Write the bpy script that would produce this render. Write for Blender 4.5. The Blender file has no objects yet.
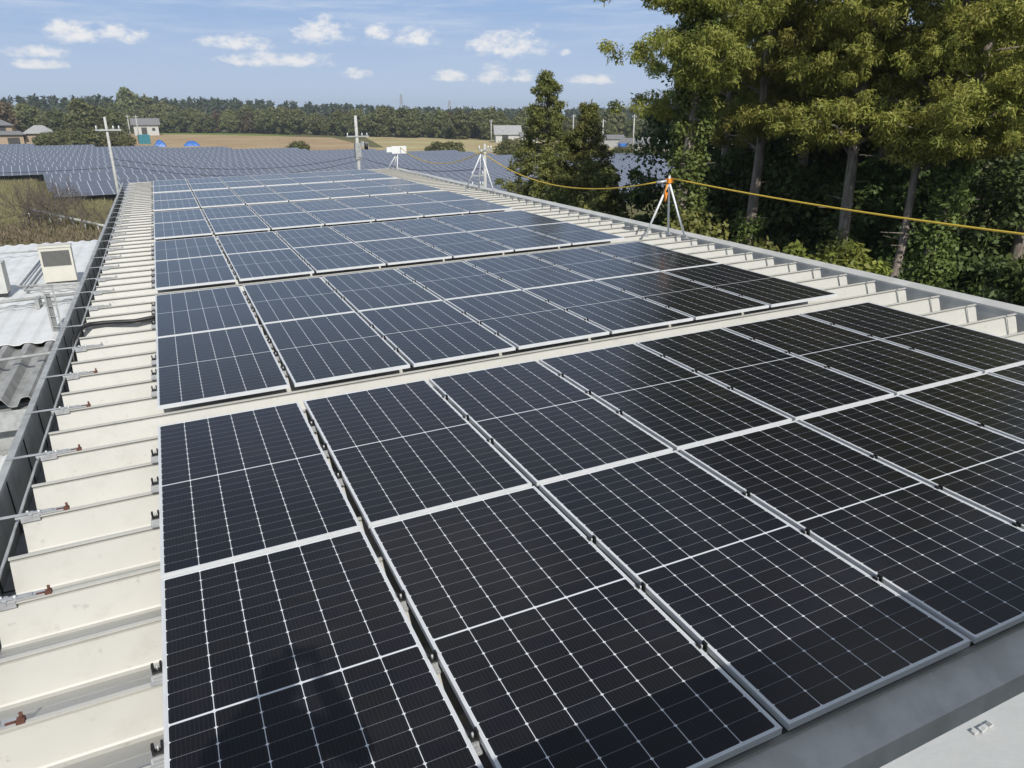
import bpy, math, random
import numpy as np
from math import radians as R
C = bpy.context.scene.collection
# ------------------------------------------------------------------ camera, sky, sun, exposure
cam_d = bpy.data.cameras.new("camera"); cam = bpy.data.objects.new("camera", cam_d); C.objects.link(cam)
cam.location = (0.336, -6.205, 9.021)
cam.rotation_euler = (R(90 - 20.503), 0, R(-24.952))
cam_d.sensor_width = 36; cam_d.lens = 725.6 * 36 / 1024; cam_d.clip_end = 6000; cam_d.clip_start = .05
bpy.context.scene.camera = cam
SUN_EL, SUN_AZ = 38.9, 5.1            # the light travels towards +Y, a little towards +X
w = bpy.data.worlds.new("World"); bpy.context.scene.world = w; w.use_nodes = True
NT = w.node_tree; NT.nodes.clear()


class Nodes:
    def __init__(s, nt): s.nt = nt
    def new(s, t, **kw):
        n = s.nt.nodes.new(t)
        for k, v in kw.items(): setattr(n, k, v)
        return n
    def put(s, sock, v):
        if isinstance(v, bpy.types.NodeSocket): s.nt.links.new(v, sock)
        elif v is not None: sock.default_value = v
    def m(s, op, a, b=None, c=None, clamp=False):
        n = s.new("ShaderNodeMath", operation=op, use_clamp=clamp)
        for i, v in enumerate((a, b, c)):
            if v is not None: s.put(n.inputs[i], v)
        return n.outputs[0]
    def mix(s, f, a, b, blend='MIX'):
        n = s.new("ShaderNodeMix", data_type='RGBA', blend_type=blend)
        s.put(n.inputs[0], f)
        for i, v in ((6, a), (7, b)):
            s.put(n.inputs[i], v if isinstance(v, bpy.types.NodeSocket) else (*v, 1))
        return n.outputs[2]
    def noise(s, vec, scale, detail=4, rough=.55):
        n = s.new("ShaderNodeTexNoise"); s.put(n.inputs['Vector'], vec)
        n.inputs['Scale'].default_value = scale; n.inputs['Detail'].default_value = detail
        n.inputs['Roughness'].default_value = rough
        return n.outputs[0]
    def ramp(s, v, lo, hi):
        n = s.new("ShaderNodeMapRange", interpolation_type='SMOOTHSTEP')
        s.put(n.inputs[0], v); n.inputs[1].default_value = lo; n.inputs[2].default_value = hi
        return n.outputs[0]


N = Nodes(NT)
sky = N.new("ShaderNodeTexSky", sky_type='NISHITA', sun_disc=False)
sky.sun_elevation = R(SUN_EL); sky.sun_rotation = R(180 + SUN_AZ)
sky.air_density = 1.0; sky.dust_density = 0.6; sky.ozone_density = 1.6; sky.altitude = 50
tc = N.new("ShaderNodeTexCoord"); sep = N.new("ShaderNodeSeparateXYZ"); NT.links.new(tc.outputs['Generated'], sep.inputs[0])
az = N.m('ARCTAN2', sep.outputs[0], sep.outputs[1]); el = N.m('ARCSINE', sep.outputs[2])
cmb = N.new("ShaderNodeCombineXYZ"); N.put(cmb.inputs[0], az); N.put(cmb.inputs[1], N.m('MULTIPLY', el, 1.7))
n1 = N.noise(cmb.outputs[0], 55, 6, .62); n2 = N.noise(cmb.outputs[0], 18, 3, .5)
# small fair-weather cumulus: azimuth, elevation, half width, half height
CL = [(-.066, .080, .030, .011), (-.019, .081, .026, .010), (.107, .076, .044, .008), (.150, .058, .066, .008), (.203, .088, .036, .014),
      (.272, .091, .018, .008), (.315, .086, .030, .011), (.4305, .077, .048, .016), (.357, .042, .022, .007), (.410, .043, .024, .012),
      (.448, .041, .014, .007), (.239, .044, .020, .006), (.537, .038, .028, .006), (-.10, .060, .034, .006), (-.10, .048, .030, .005),
      (.50, .070, .010, .004), (.95, .16, .06, .02), (-.5, .12, .09, .03), (1.3, .1, .08, .03), (-1.1, .2, .1, .03), (.3, .62, .2, .09), (1.0, .7, .2, .1)]
cov = None
for a0, e0, hw, hh in CL:
    dx = N.m('DIVIDE', N.m('SUBTRACT', az, a0), hw)
    dy = N.m('DIVIDE', N.m('SUBTRACT', el, e0), hh * 1.35)
    dy = N.m('MULTIPLY', dy, N.m('ADD', N.m('MULTIPLY', N.m('LESS_THAN', dy, 0.0), .7), 1.0))   # flatter base
    d2 = N.m('ADD', N.m('MULTIPLY', dx, dx), N.m('MULTIPLY', dy, dy))
    v = N.m('SUBTRACT', 1.0, d2)
    cov = v if cov is None else N.m('MAXIMUM', cov, v)
cov = N.m('MAXIMUM', cov, -1.2)
dens = N.m('ADD', cov, N.m('MULTIPLY', N.m('SUBTRACT', n1, .52), 4.2))
dens = N.m('ADD', dens, N.m('MULTIPLY', N.m('SUBTRACT', n2, .5), 1.6))
cum = N.m('MULTIPLY', N.ramp(dens, -.45, 1.35), .95)
# thin streaky high cloud
mp = N.new("ShaderNodeMapping"); mp.inputs['Scale'].default_value = (2.2, 14, 1); mp.inputs['Rotation'].default_value = (0, 0, .12)
NT.links.new(cmb.outputs[0], mp.inputs[0])
cir = N.m('MULTIPLY', N.ramp(N.noise(mp.outputs[0], 2.2, 7, .66), .40, .74), N.ramp(el, .03, .13))
cir = N.m('MULTIPLY', cir, .8)
base = N.new("ShaderNodeHueSaturation"); base.inputs['Saturation'].default_value = .58; base.inputs['Value'].default_value = 1.0
NT.links.new(sky.outputs[0], base.inputs['Color'])
low = N.mix(N.ramp(el, .0, .15), (4.7, 5.7, 7.2), (2.75, 4.15, 6.7))
skyc = N.mix(N.ramp(el, .06, .55), low, base.outputs[0])
CLOUD = (8.0, 8.0, 8.1)
col = N.mix(cir, skyc, (5.6, 6.4, 7.6)); col = N.mix(cum, col, CLOUD)
bg = N.new("ShaderNodeBackground"); bg.inputs[1].default_value = .11; NT.links.new(col, bg.inputs[0])
out = N.new("ShaderNodeOutputWorld"); NT.links.new(bg.outputs[0], out.inputs[0])
sd = bpy.data.lights.new("sun", 'SUN'); sd.energy = 4.1; sd.angle = R(.53); sd.color = (1, .96, .90)
so = bpy.data.objects.new("sun", sd); C.objects.link(so); so.rotation_euler = (R(90 - SUN_EL), 0, R(-SUN_AZ)); so.location = (0, -30, 40)
vs = bpy.context.scene.view_settings; vs.view_transform = 'Standard'; vs.look = 'None'; vs.exposure = 0.0; vs.gamma = 1
bpy.context.scene.cycles.use_denoising = True
bpy.context.scene.cycles.max_bounces = 8; bpy.context.scene.cycles.transparent_max_bounces = 8

# ------------------------------------------------------------------ helpers
rng = np.random.default_rng(7); random.seed(7)
TILT = R(-1.3273); ct, st = math.cos(TILT), math.sin(TILT); ROOFZ = 6.6


def rw(x, y, z):
    """roof coordinates (x across from the left panel edge, y away, z above the glass plane) -> world"""
    return (ct * x + st * z, y, -st * x + ct * z + ROOFZ)


class MB:
    def __init__(s): s.v = []; s.f = []; s.mi = []; s.sm = []
    def poly(s, pts, mi=0):
        b = len(s.v); s.v += [tuple(p) for p in pts]; s.f.append(tuple(range(b, b + len(pts)))); s.mi.append(mi); s.sm.append(False)
    def box(s, x0, x1, y0, y1, z0, z1, mi=0, skew=None):
        b = len(s.v); P = [(x, y, z) for z in (z0, z1) for y in (y0, y1) for x in (x0, x1)]
        if skew: P = [skew(p) for p in P]
        s.v += P
        for f in ((0, 2, 3, 1), (4, 5, 7, 6), (0, 1, 5, 4), (2, 6, 7, 3), (0, 4, 6, 2), (1, 3, 7, 5)):
            s.f.append(tuple(b + i for i in f)); s.mi.append(mi); s.sm.append(False)
    def bar(s, a, b_, wx, wz, mi=0):
        """rectangular bar from a to b_"""
        a, b_ = np.array(a, float), np.array(b_, float); d = b_ - a; d /= np.linalg.norm(d)
        u = np.cross(d, (0, 0, 1)); u = np.array((1., 0, 0)) if np.linalg.norm(u) < 1e-4 else u / np.linalg.norm(u); v = np.cross(u, d)
        k = len(s.v)
        for p in (a, b_):
            for su, sv in ((-1, -1), (1, -1), (1, 1), (-1, 1)): s.v.append(tuple(p + u * su * wx / 2 + v * sv * wz / 2))
        for f in ((0, 3, 2, 1), (4, 5, 6, 7), (0, 1, 5, 4), (1, 2, 6, 5), (2, 3, 7, 6), (3, 0, 4, 7)):
            s.f.append(tuple(k + i for i in f)); s.mi.append(mi); s.sm.append(False)
    def tube(s, pts, r, n=8, mi=0, cap=True):
        pts = [np.array(p, float) for p in pts]; m = len(pts); r = [r] * m if np.isscalar(r) else r
        k = len(s.v); u = None
        for i, p in enumerate(pts):
            d = pts[min(i + 1, m - 1)] - pts[max(i - 1, 0)]; d /= np.linalg.norm(d) + 1e-12
            if u is None:
                u = np.cross(d, (0, 0, 1.)); u = np.array((1., 0, 0)) if np.linalg.norm(u) < 1e-3 else u
            u = u - d * u.dot(d); u /= np.linalg.norm(u); v = np.cross(d, u)
            for j in range(n):
                t = 2 * math.pi * j / n; s.v.append(tuple(p + (u * math.cos(t) + v * math.sin(t)) * r[i]))
        for i in range(m - 1):
            for j in range(n):
                s.f.append((k + i * n + j, k + i * n + (j + 1) % n, k + (i + 1) * n + (j + 1) % n, k + (i + 1) * n + j)); s.mi.append(mi); s.sm.append(True)
        if cap:
            s.f.append(tuple(k + j for j in reversed(range(n)))); s.mi.append(mi); s.sm.append(False)
            s.f.append(tuple(k + (m - 1) * n + j for j in range(n))); s.mi.append(mi); s.sm.append(False)
    def build(s, name, mats, parent=None, roof=False, rel=False):
        """roof: vertices are in roof coordinates; rel: subtract the parent's location"""
        V = s.v
        if roof: V = [rw(*p) for p in V]
        if rel and parent is not None: q = parent.location; V = [(p[0] - q[0], p[1] - q[1], p[2] - q[2]) for p in V]
        me = bpy.data.meshes.new(name); me.from_pydata(V, [], s.f)
        mats = mats if isinstance(mats, (list, tuple)) else [mats]
        for m in mats: me.materials.append(m)
        me.polygons.foreach_set('material_index', s.mi); me.polygons.foreach_set('use_smooth', s.sm); me.update()
        o = bpy.data.objects.new(name, me); C.objects.link(o)
        if parent is not None: o.parent = parent
        return o


def ahead(az_deg, d): return (0.336 + d * math.sin(R(az_deg)), -6.205 + d * math.cos(R(az_deg)))   # compass degrees from +Y and metres from the viewpoint


def tag(o, label=None, cat=None, group=None, kind=None):
    for k, v in (('label', label), ('category', cat), ('group', group), ('kind', kind)):
        if v: o[k] = v
    return o


def empty(name, loc, label, cat, group=None, rot=(0, 0, 0)):
    o = bpy.data.objects.new(name, None); C.objects.link(o); o.location = loc; o.rotation_euler = rot
    o.empty_display_size = .2
    return tag(o, label, cat, group)


def copy_tree(o, parent=None):
    c = o.copy(); C.objects.link(c)
    if parent is not None: c.parent = parent
    for ch in list(o.children): copy_tree(ch, c)
    return c


def centre(name, mb, mats, label, cat, group=None, kind=None):
    """a thing that is one mesh: origin at the middle of its base"""
    P = np.array(mb.v); q = (P[:, 0].mean(), P[:, 1].mean(), P[:, 2].min())
    mb.v = [tuple(p) for p in P - np.array(q)]
    o = mb.build(name, mats); o.location = q
    return tag(o, label, cat, group, kind)


# ------------------------------------------------------------------ materials
def mat(name, rgb, rough=.6, metal=0., spec=.5, var=0., vscale=3., rgb2=None, bump=0., bscale=40., stretch=None):
    m = bpy.data.materials.new(name); m.use_nodes = True; n = Nodes(m.node_tree); b = m.node_tree.nodes['Principled BSDF']
    b.inputs['Roughness'].default_value = rough; b.inputs['Metallic'].default_value = metal; b.inputs['Specular IOR Level'].default_value = spec
    t = n.new("ShaderNodeTexCoord").outputs['Object']
    if stretch:
        q = n.new("ShaderNodeMapping"); q.inputs['Scale'].default_value = stretch; m.node_tree.links.new(t, q.inputs[0]); t = q.outputs[0]
    if rgb2 or var:
        rgb2 = rgb2 or tuple(c * (1 - var) for c in rgb)
        f = n.ramp(n.noise(t, vscale, 6, .6), .35, .68)
        n.put(b.inputs['Base Color'], n.mix(f, rgb, rgb2))
    else: b.inputs['Base Color'].default_value = (*rgb, 1)
    if bump:
        bp = n.new("ShaderNodeBump"); bp.inputs['Strength'].default_value = bump; bp.inputs['Distance'].default_value = .02
        n.put(bp.inputs['Height'], n.noise(t, bscale, 4)); m.node_tree.links.new(bp.outputs[0], b.inputs['Normal'])
    return m


def leafmat(name, a, b, c, trans=.25):
    m = bpy.data.materials.new(name); m.use_nodes = True; n = Nodes(m.node_tree); p = m.node_tree.nodes['Principled BSDF']
    g = n.new("ShaderNodeNewGeometry"); oi = n.new("ShaderNodeObjectInfo"); t = n.new("ShaderNodeTexCoord").outputs['Object']
    col = n.mix(n.ramp(n.noise(t, .9, 3), .35, .65), a, b)
    col = n.mix(n.m('MULTIPLY', n.m('POWER', g.outputs['Random Per Island'], 1.6), .8), col, c)
    hs = n.new("ShaderNodeHueSaturation"); n.put(hs.inputs['Color'], col)
    n.put(hs.inputs['Hue'], n.m('ADD', .485, n.m('MULTIPLY', oi.outputs['Random'], .03)))
    n.put(hs.inputs['Value'], n.m('ADD', .8, n.m('MULTIPLY', n.m('FRACT', n.m('MULTIPLY', oi.outputs['Random'], 7.31)), .4)))
    n.put(p.inputs['Base Color'], hs.outputs[0]); p.inputs['Roughness'].default_value = .55; p.inputs['Specular IOR Level'].default_value = .3
    tr = n.new("ShaderNodeBsdfTranslucent"); n.put(tr.inputs[0], hs.outputs[0])
    mx = n.new("ShaderNodeMixShader"); mx.inputs[0].default_value = trans
    L = m.node_tree.links; L.new(p.outputs[0], mx.inputs[1]); L.new(tr.outputs[0], mx.inputs[2])
    L.new(mx.outputs[0], m.node_tree.nodes['Material Output'].inputs[0])
    return m


CREAM = mat("cream_painted_steel", (.50, .492, .450), .48, var=.05, vscale=2.5, bump=.05, bscale=6)
def weather(m, scale, lo, hi, amount, rgb, stretch, seed=0.):
    """long stains and scuffs mixed over a material's own colour"""
    n = Nodes(m.node_tree); b = m.node_tree.nodes['Principled BSDF']; L = m.node_tree.links
    src = b.inputs['Base Color'].links[0].from_socket
    q = n.new("ShaderNodeMapping"); q.inputs['Scale'].default_value = stretch; q.inputs['Location'].default_value = (seed, seed, 0)
    L.new(n.new("ShaderNodeTexCoord").outputs['Object'], q.inputs[0])
    f = n.m('MULTIPLY', n.ramp(n.noise(q.outputs[0], scale, 8, .68), lo, hi), amount)
    n.put(b.inputs['Base Color'], n.mix(f, src, rgb))
weather(CREAM, 5, .50, .72, .30, (.36, .345, .30), (1.2, 3.2, 1)); weather(CREAM, 14, .60, .70, .5, (.30, .29, .26), (1, 1.4, 1), 3.1)
STEEL = mat("galvanised_steel", (.54, .55, .55), .45, .35, var=.25, vscale=9)
GREYP = mat("grey_painted_steel", (.40, .41, .40), .5, var=.3, vscale=5)
FLASH = mat("pale_grey_flashing", (.54, .54, .51), .45, var=.15, vscale=3)
DARK = mat("dark_gap", (.03, .03, .03), .8)
ALU = mat("anodised_aluminium", (.72, .73, .73), .4, .15, var=.08, vscale=6)
BLACK = mat("black_clamp", (.012, .012, .012), .4)
RUST = mat("rusty_steel", (.15, .065, .045), .8, rgb2=(.10, .04, .025), vscale=40)
RUBBER = mat("black_rubber", (.012, .012, .012), .5)
WHITE = mat("white_paint", (.78, .79, .78), .5, var=.06)
WHROOF = mat("white_coated_slate", (.74, .75, .74), .6, rgb2=(.64, .655, .65), vscale=1.3, bump=.15, bscale=30)
SLATE = mat("grey_corrugated_slate", (.36, .365, .355), .8, rgb2=(.24, .245, .235), vscale=3, bump=.2, bscale=30)
ACBODY = mat("ivory_enamel", (.62, .60, .52), .45, var=.08)
GRILLE = mat("dark_grille", (.05, .05, .045), .6)
YELLOW = mat("yellow_rope", (.72, .50, .06), .7, var=.2, vscale=60)
ORANGE = mat("orange_webbing", (.80, .27, .02), .6)
CONC = mat("pole_concrete", (.50, .50, .47), .8, var=.2, vscale=4)
BARK = mat("bark", (.34, .29, .24), .9, rgb2=(.17, .14, .115), vscale=5, bump=.8, bscale=20, stretch=(3, 3, .5))
GREYBARK = mat("grey_bark", (.13, .115, .095), .9, rgb2=(.07, .062, .05), vscale=5, bump=.5)
TWIG = mat("bare_twig", (.15, .125, .10), .9, rgb2=(.09, .072, .055), vscale=6)
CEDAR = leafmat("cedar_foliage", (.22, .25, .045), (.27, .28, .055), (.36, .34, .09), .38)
IVY = leafmat("ivy_leaves", (.10, .145, .034), (.13, .165, .04), (.18, .21, .06), .25)
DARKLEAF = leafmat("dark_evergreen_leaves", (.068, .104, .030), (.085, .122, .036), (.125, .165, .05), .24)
MIDLEAF = leafmat("mid_green_leaves", (.125, .150, .038), (.165, .175, .045), (.22, .22, .07), .28)
BRIGHTLEAF = leafmat("bright_shrub_leaves", (.20, .26, .05), (.24, .29, .055), (.32, .34, .09), .38)
FARLEAF = leafmat("far_broadleaf", (.090, .115, .040), (.135, .140, .050), (.18, .175, .07), .18)
FARBROWN = leafmat("far_autumn_leaves", (.12, .085, .045), (.10, .085, .045), (.15, .10, .05), .1)
FARCON = leafmat("far_conifer", (.040, .060, .034), (.050, .068, .036), (.07, .085, .045), .05)
HEDGE = leafmat("hedge_leaves", (.06, .085, .022), (.115, .115, .035), (.14, .12, .05), .1)
DRYG = leafmat("dry_grass", (.36, .325, .17), (.27, .28, .11), (.46, .40, .23), .35)
WEED = leafmat("brown_weeds", (.25, .20, .125), (.21, .19, .10), (.34, .28, .18), .3)


def cellmat():
    m = bpy.data.materials.new("solar_cells"); m.use_nodes = True; n = Nodes(m.node_tree); b = m.node_tree.nodes['Principled BSDF']
    t = n.new("ShaderNodeTexCoord"); s = n.new("ShaderNodeSeparateXYZ"); m.node_tree.links.new(t.outputs['Object'], s.inputs[0])
    W, L, mg, mid = 1.134, 2.278, .017, .0055
    px = (W - 2 * mg) / 6; py = (L / 2 - mg - mid) / 12
    cx = n.m('DIVIDE', n.m('SUBTRACT', s.outputs[0], mg), px); fx = n.m('FRACT', cx)
    dx = n.m('MULTIPLY', n.m('MINIMUM', fx, n.m('SUBTRACT', 1., fx)), px)
    yo = n.m('SUBTRACT', s.outputs[1], L / 2); yy = n.m('SUBTRACT', n.m('ABSOLUTE', yo), mid)
    cy = n.m('DIVIDE', yy, py); fy = n.m('FRACT', cy)
    dy = n.m('MULTIPLY', n.m('MINIMUM', fy, n.m('SUBTRACT', 1., fy)), py)
    colm = n.m('LESS_THAN', dx, .0017); dot = n.m('LESS_THAN', n.m('ADD', dx, dy), .0088)
    white = n.m('MAXIMUM', colm, n.m('MAXIMUM', dot, n.m('LESS_THAN', yy, 0.)))
    white = n.m('MAXIMUM', white, n.m('GREATER_THAN', cy, 12.)); white = n.m('MAXIMUM', white, n.m('LESS_THAN', cx, 0.)); white = n.m('MAXIMUM', white, n.m('GREATER_THAN', cx, 6.))
    row = n.m('LESS_THAN', dy, .0012)
    bus = n.m('LESS_THAN', n.m('ABSOLUTE', n.m('SUBTRACT', n.m('FRACT', n.m('MULTIPLY', fx, 10.)), .5)), .03)
    oi = n.new("ShaderNodeObjectInfo")
    wn = n.new("ShaderNodeTexWhiteNoise", noise_dimensions='4D'); k = n.new("ShaderNodeCombineXYZ")
    n.put(k.inputs[0], n.m('FLOOR', cx)); n.put(k.inputs[1], n.m('FLOOR', n.m('MULTIPLY', n.m('SIGN', yo), n.m('ADD', cy, 1.)))); m.node_tree.links.new(k.outputs[0], wn.inputs['Vector']); n.put(wn.inputs['W'], oi.outputs['Random'])
    tint = n.m('ADD', n.m('MULTIPLY', wn.outputs['Value'], .5), n.m('MULTIPLY', oi.outputs['Random'], .5))
    col = n.mix(tint, (.0085, .0082, .0085), (.0055, .0066, .0135))
    col = n.mix(bus, col, (.030, .031, .035)); col = n.mix(row, col, (.17, .175, .185)); col = n.mix(white, col, (.70, .72, .73))
    dust = n.ramp(n.noise(t.outputs['Object'], 2.2, 5), .4, .75)
    col = n.mix(n.m('MULTIPLY', dust, .012), col, (.5, .48, .44))
    n.put(b.inputs['Base Color'], col); b.inputs['Roughness'].default_value = .21; b.inputs['IOR'].default_value = 1.35; b.inputs['Sheen Weight'].default_value = .04; b.inputs['Sheen Roughness'].default_value = .30; b.inputs['Sheen Tint'].default_value = (.8, .82, .86, 1)
    return m


CELLS = cellmat()


def fieldpanel():
    m = bpy.data.materials.new("field_panel_glass"); m.use_nodes = True; n = Nodes(m.node_tree); b = m.node_tree.nodes['Principled BSDF']
    t = n.new("ShaderNodeTexCoord"); s = n.new("ShaderNodeSeparateXYZ"); m.node_tree.links.new(t.outputs['Object'], s.inputs[0])
    fx = n.m('FRACT', n.m('ADD', s.outputs[0], .5)); dx = n.m('MINIMUM', fx, n.m('SUBTRACT', 1., fx))
    fy = n.m('FRACT', n.m('DIVIDE', s.outputs[1], 1.65)); dy = n.m('MULTIPLY', n.m('MINIMUM', fy, n.m('SUBTRACT', 1., fy)), 1.65)
    fr = n.m('MAXIMUM', n.m('LESS_THAN', dx, .036), n.m('MULTIPLY', n.m('LESS_THAN', dy, .03), .35))
    cell = n.m('LESS_THAN', n.m('MINIMUM', n.m('FRACT', n.m('MULTIPLY', s.outputs[0], 6.)), n.m('FRACT', n.m('MULTIPLY', s.outputs[1], 6.))), .07)
    oi = n.new("ShaderNodeObjectInfo")
    col = n.mix(oi.outputs['Random'], (.085, .092, .118), (.105, .110, .132))
    col = n.mix(n.m('MULTIPLY', cell, .25), col, (.2, .2, .24)); col = n.mix(fr, col, (.50, .52, .56))
    n.put(b.inputs['Base Color'], col); b.inputs['Roughness'].default_value = .3; b.inputs['IOR'].default_value = 1.45
    return m


FPAN = fieldpanel()


def groundmat(name, a, b, c, s1, s2):
    m = bpy.data.materials.new(name); m.use_nodes = True; n = Nodes(m.node_tree); p = m.node_tree.nodes['Principled BSDF']
    t = n.new("ShaderNodeTexCoord").outputs['Object']
    col = n.mix(n.ramp(n.noise(t, s1, 5), .4, .62), a, b); col = n.mix(n.ramp(n.noise(t, s2, 6, .7), .45, .75), col, c)
    n.put(p.inputs['Base Color'], col); p.inputs['Roughness'].default_value = .95; p.inputs['Specular IOR Level'].default_value = .1
    return m


# ------------------------------------------------------------------ ground and fields
def sheet(name, pts, m, z):
    b = MB(); b.poly([(x, y, z) for x, y in pts]); o = b.build(name, m); tag(o, kind='structure'); return o


sheet("ground", [(-1590, -490), (1690, -490), (1690, 1690), (-1590, 1690)],
      groundmat("ground_grass", (.125, .125, .05), (.17, .15, .075), (.085, .10, .034), .05, .8), 0)
sheet("ploughed_field", [(-14, 215), (20, 190), (52, 178), (62, 290), (8, 380), (-34, 385)],
      groundmat("dry_soil", (.37, .26, .15), (.43, .33, .19), (.32, .23, .13), .04, .3), .02)
sheet("stubble_field", [(-2, 204), (30, 180), (50, 168), (72, 142), (94, 124), (150, 150), (170, 205), (112, 262), (76, 296), (57, 199), (21, 211)],
      groundmat("dry_stubble", (.44, .38, .20), (.38, .29, .16), (.30, .29, .12), .05, .25), .015)
sheet("green_verge", [(2, 372), (22, 352), (46, 318), (56, 326), (30, 372), (4, 398)], groundmat("verge_grass", (.16, .23, .05), (.19, .23, .06), (.13, .18, .04), .1, .8), .03)

# ------------------------------------------------------------------ the roofed building
PITCH = .5062; RY0 = -3.045; ZR = -.085          # ridge spacing, one ridge's y, ridge top
bld = empty("warehouse_building", (4.5, 11, 0), "long cream folded-plate metal roof carrying the dark solar panels", "building")
xend = lambda y: 9.50
xfl = lambda y: 9.76
XL = -.85; YF, YB = -9.0, 25.9
prof = [(-.072, -.224), (-.064, -.215), (-.004, -.034), (.010, -.032), (.010, -.012), (-.018, -.009), (-.018, .002), (.002, .003), (.004, -.014), (.030, -.032), (.210, -.124), (.216, -.125), (.402, -.222), (PITCH - .072, -.224)]
roofm = MB(); k0 = -3; k1 = math.floor((YB - RY0) / PITCH)
ridges = [RY0 + k * PITCH for k in range(k0, k1 + 1)]
for yr in ridges:
    xe = xend(yr)
    P = [(yr + a, ZR + b) for a, b in prof]
    b0 = len(roofm.v)
    for (y, z) in P: roofm.v += [(XL, y, z), (xe - .17, y, z), (xe, y, z)]
    for i in range(len(P) - 1):
        a = b0 + 3 * i
        for q in (0, 1): roofm.f.append((a + q, a + q + 1, a + q + 4, a + q + 3)); roofm.mi.append(0); roofm.sm.append(False)
    # closure plate shutting the right end of the fold, a thin lapped cap strip in front of it
    roofm.poly([(xe, y, z) for y, z in P] + [(xe, P[-1][0], ZR - .32), (xe, P[0][0], ZR - .32)])
    yA, zA, yB, zB = yr - .066, ZR - .213, yr - .008, ZR - .040
    roofm.poly([(xe - .155, yA - .004, zA), (xe + .004, yA - .004, zA), (xe + .004, yB - .004, zB), (xe - .155, yB - .004, zB)])
    
roofm.build("folded_roof", CREAM, bld, roof=True, rel=True)
# inner box channel and flashing along the right edge
fl = MB(); ys = np.linspace(YF, YB, 60)
for a, b in zip(ys[:-1], ys[1:]):
    fa, fb = xfl(a), xfl(b)
    wa = .13
    fl.poly([(fa, a, -.052), (fb, b, -.052), (fb - wa, b, -.098), (fa - wa, a, -.098)], 0)
    fl.poly([(fa - wa, a, -.098), (fb - wa, b, -.098), (fb - wa, b, -.125), (fa - wa, a, -.125)], 0)
    fl.poly([(fa - wa + .006, a, -.125), (fb - wa + .006, b, -.125), (fb - wa + .006, b, -.42), (fa - wa + .006, a, -.42)], 1)
    fl.poly([(fa, a, -.052), (fb, b, -.052), (fb, b, -.55), (fa, a, -.55)], 0)
    fl.poly([(xend(a) - .05, a, -.40), (xend(b) - .05, b, -.40), (fb, b, -.40), (fa, a, -.40)], 1)
fl.build("edge_flashing", [FLASH, mat("flashing_inner", (.50, .51, .50), .5, var=.15, vscale=4)], bld, roof=True, rel=True)
fe = MB(); fe.box(XL, xend(28) + .4, YB + .02, YB + .10, -.5, -.075); fe.build("rear_flashing", CREAM, bld, roof=True, rel=True)
wl = MB()
wl.box(-.70, 9.0, YF, YB - .2, -6.7, -.42); wl.build("wall", mat("wall_cladding", (.42, .43, .42), .6, var=.15), bld, roof=True, rel=True)
# gutter on the low side
GX0, GX1, GZ = -1.085, -1.03, -.06
gt = MB(); gt.box(GX0, GX1, YF, YB + .1, GZ - .03, GZ); gt.box(GX0 + .005, GX0 + .012, YF, YB + .1, -.62, GZ - .03)
gt.box(GX0 + .012, -.70, YF, YB + .1, -.62, -.60)
for k in range(45):
    y = YF + .4 + k * .84; gt.box(GX0 + .0125, GX0 + .02, y, y + .012, -.6, GZ - .031, 1); gt.box(GX0 + .02, -.70, y, y + .014, -.5995, -.597, 1)
gut = gt.build("gutter", [GREYP, DARK], bld, roof=True, rel=True)
rod = MB(); rod.tube([(-.905, y, -.16) for y in np.linspace(YF, YB, 30)], .011, 6); rod.build("eave_rod", STEEL, bld, roof=True, rel=True)
# flat steel hangers from the gutter rim to every other fold, rusty clip at the roof end
br = MB()
br.bar((GX0 + .005, 0, .040), (-.66, 0, .030), .040, .006, 0)
br.box(-.88, -.60, -.030, .030, .010, .024, 0); br.box(-.85, -.74, -.036, -.031, -.03, .02, 0); br.box(-.80, -.78, -.045, .045, .0, .032, 0)
br.tube([(-.74, -.015, .01), (-.74, -.015, .055)], .010, 6, 0); br.tube([(-.81, .02, .01), (-.81, .02, .05)], .009, 6, 0)
br.box(-.60, -.568, -.024, .024, -.008, .024, 1); br.tube([(-.58, .01, .02), (-.58, .01, .058)], .008, 6, 1); br.box(-.64, -.60, -.028, -.010, .0245, .030, 1)
bracket = bracket2 = None
for i, yr in enumerate(ridges[1::2]):
    if bracket is None:
        o = bracket = br.build("gutter_bracket", [STEEL, RUST], gut)
    elif yr > 2.8 and bracket2 is None:
        o = bracket2 = br.build("gutter_bracket", [STEEL, GREYP], gut)
    else: o = (bracket2 or bracket).copy(); C.objects.link(o)
    q = rw(0, yr, ZR); o.parent = gut
    o.location = (q[0] - bld.location[0], q[1] - bld.location[1], q[2] - bld.location[2]); o.rotation_euler = (0, TILT, 0); o.scale = (1, .74, .80)

# higher roof the photograph is taken from: its edge comes in at the lower right
ub = empty("upper_roof_block", (4.5, -9.5, ROOFZ), "white flat roof edge at the lower right corner above the panels", "building")
u = MB(); u.box(-3.0, 13, -13.5, -5.44, .93, 1.0); u.build("roof", mat("white_roof_sheet", (.50, .505, .48), .55, rgb2=(.43, .435, .41), vscale=2.2, bump=.1, bscale=25), ub, roof=True, rel=True)
u = MB(); u.box(-2.9, 12.9, -13.4, -5.62, -.32, .929); u.build("wall", CREAM, ub, roof=True, rel=True)
ap = MB()      # pale sheet added between last fold and higher wall to lighten the shade there
for (ya, za), (yb, zb) in (((-4.575, -.100), (-4.752, -.145)), ((-4.752, -.145), (-4.80, -.330)), ((-4.80, -.330), (-5.62, -.318))):
    ap.poly([(-.80, ya, za), (-.80, yb, zb), (9.5, yb, zb), (9.5, ya, za)])
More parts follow.
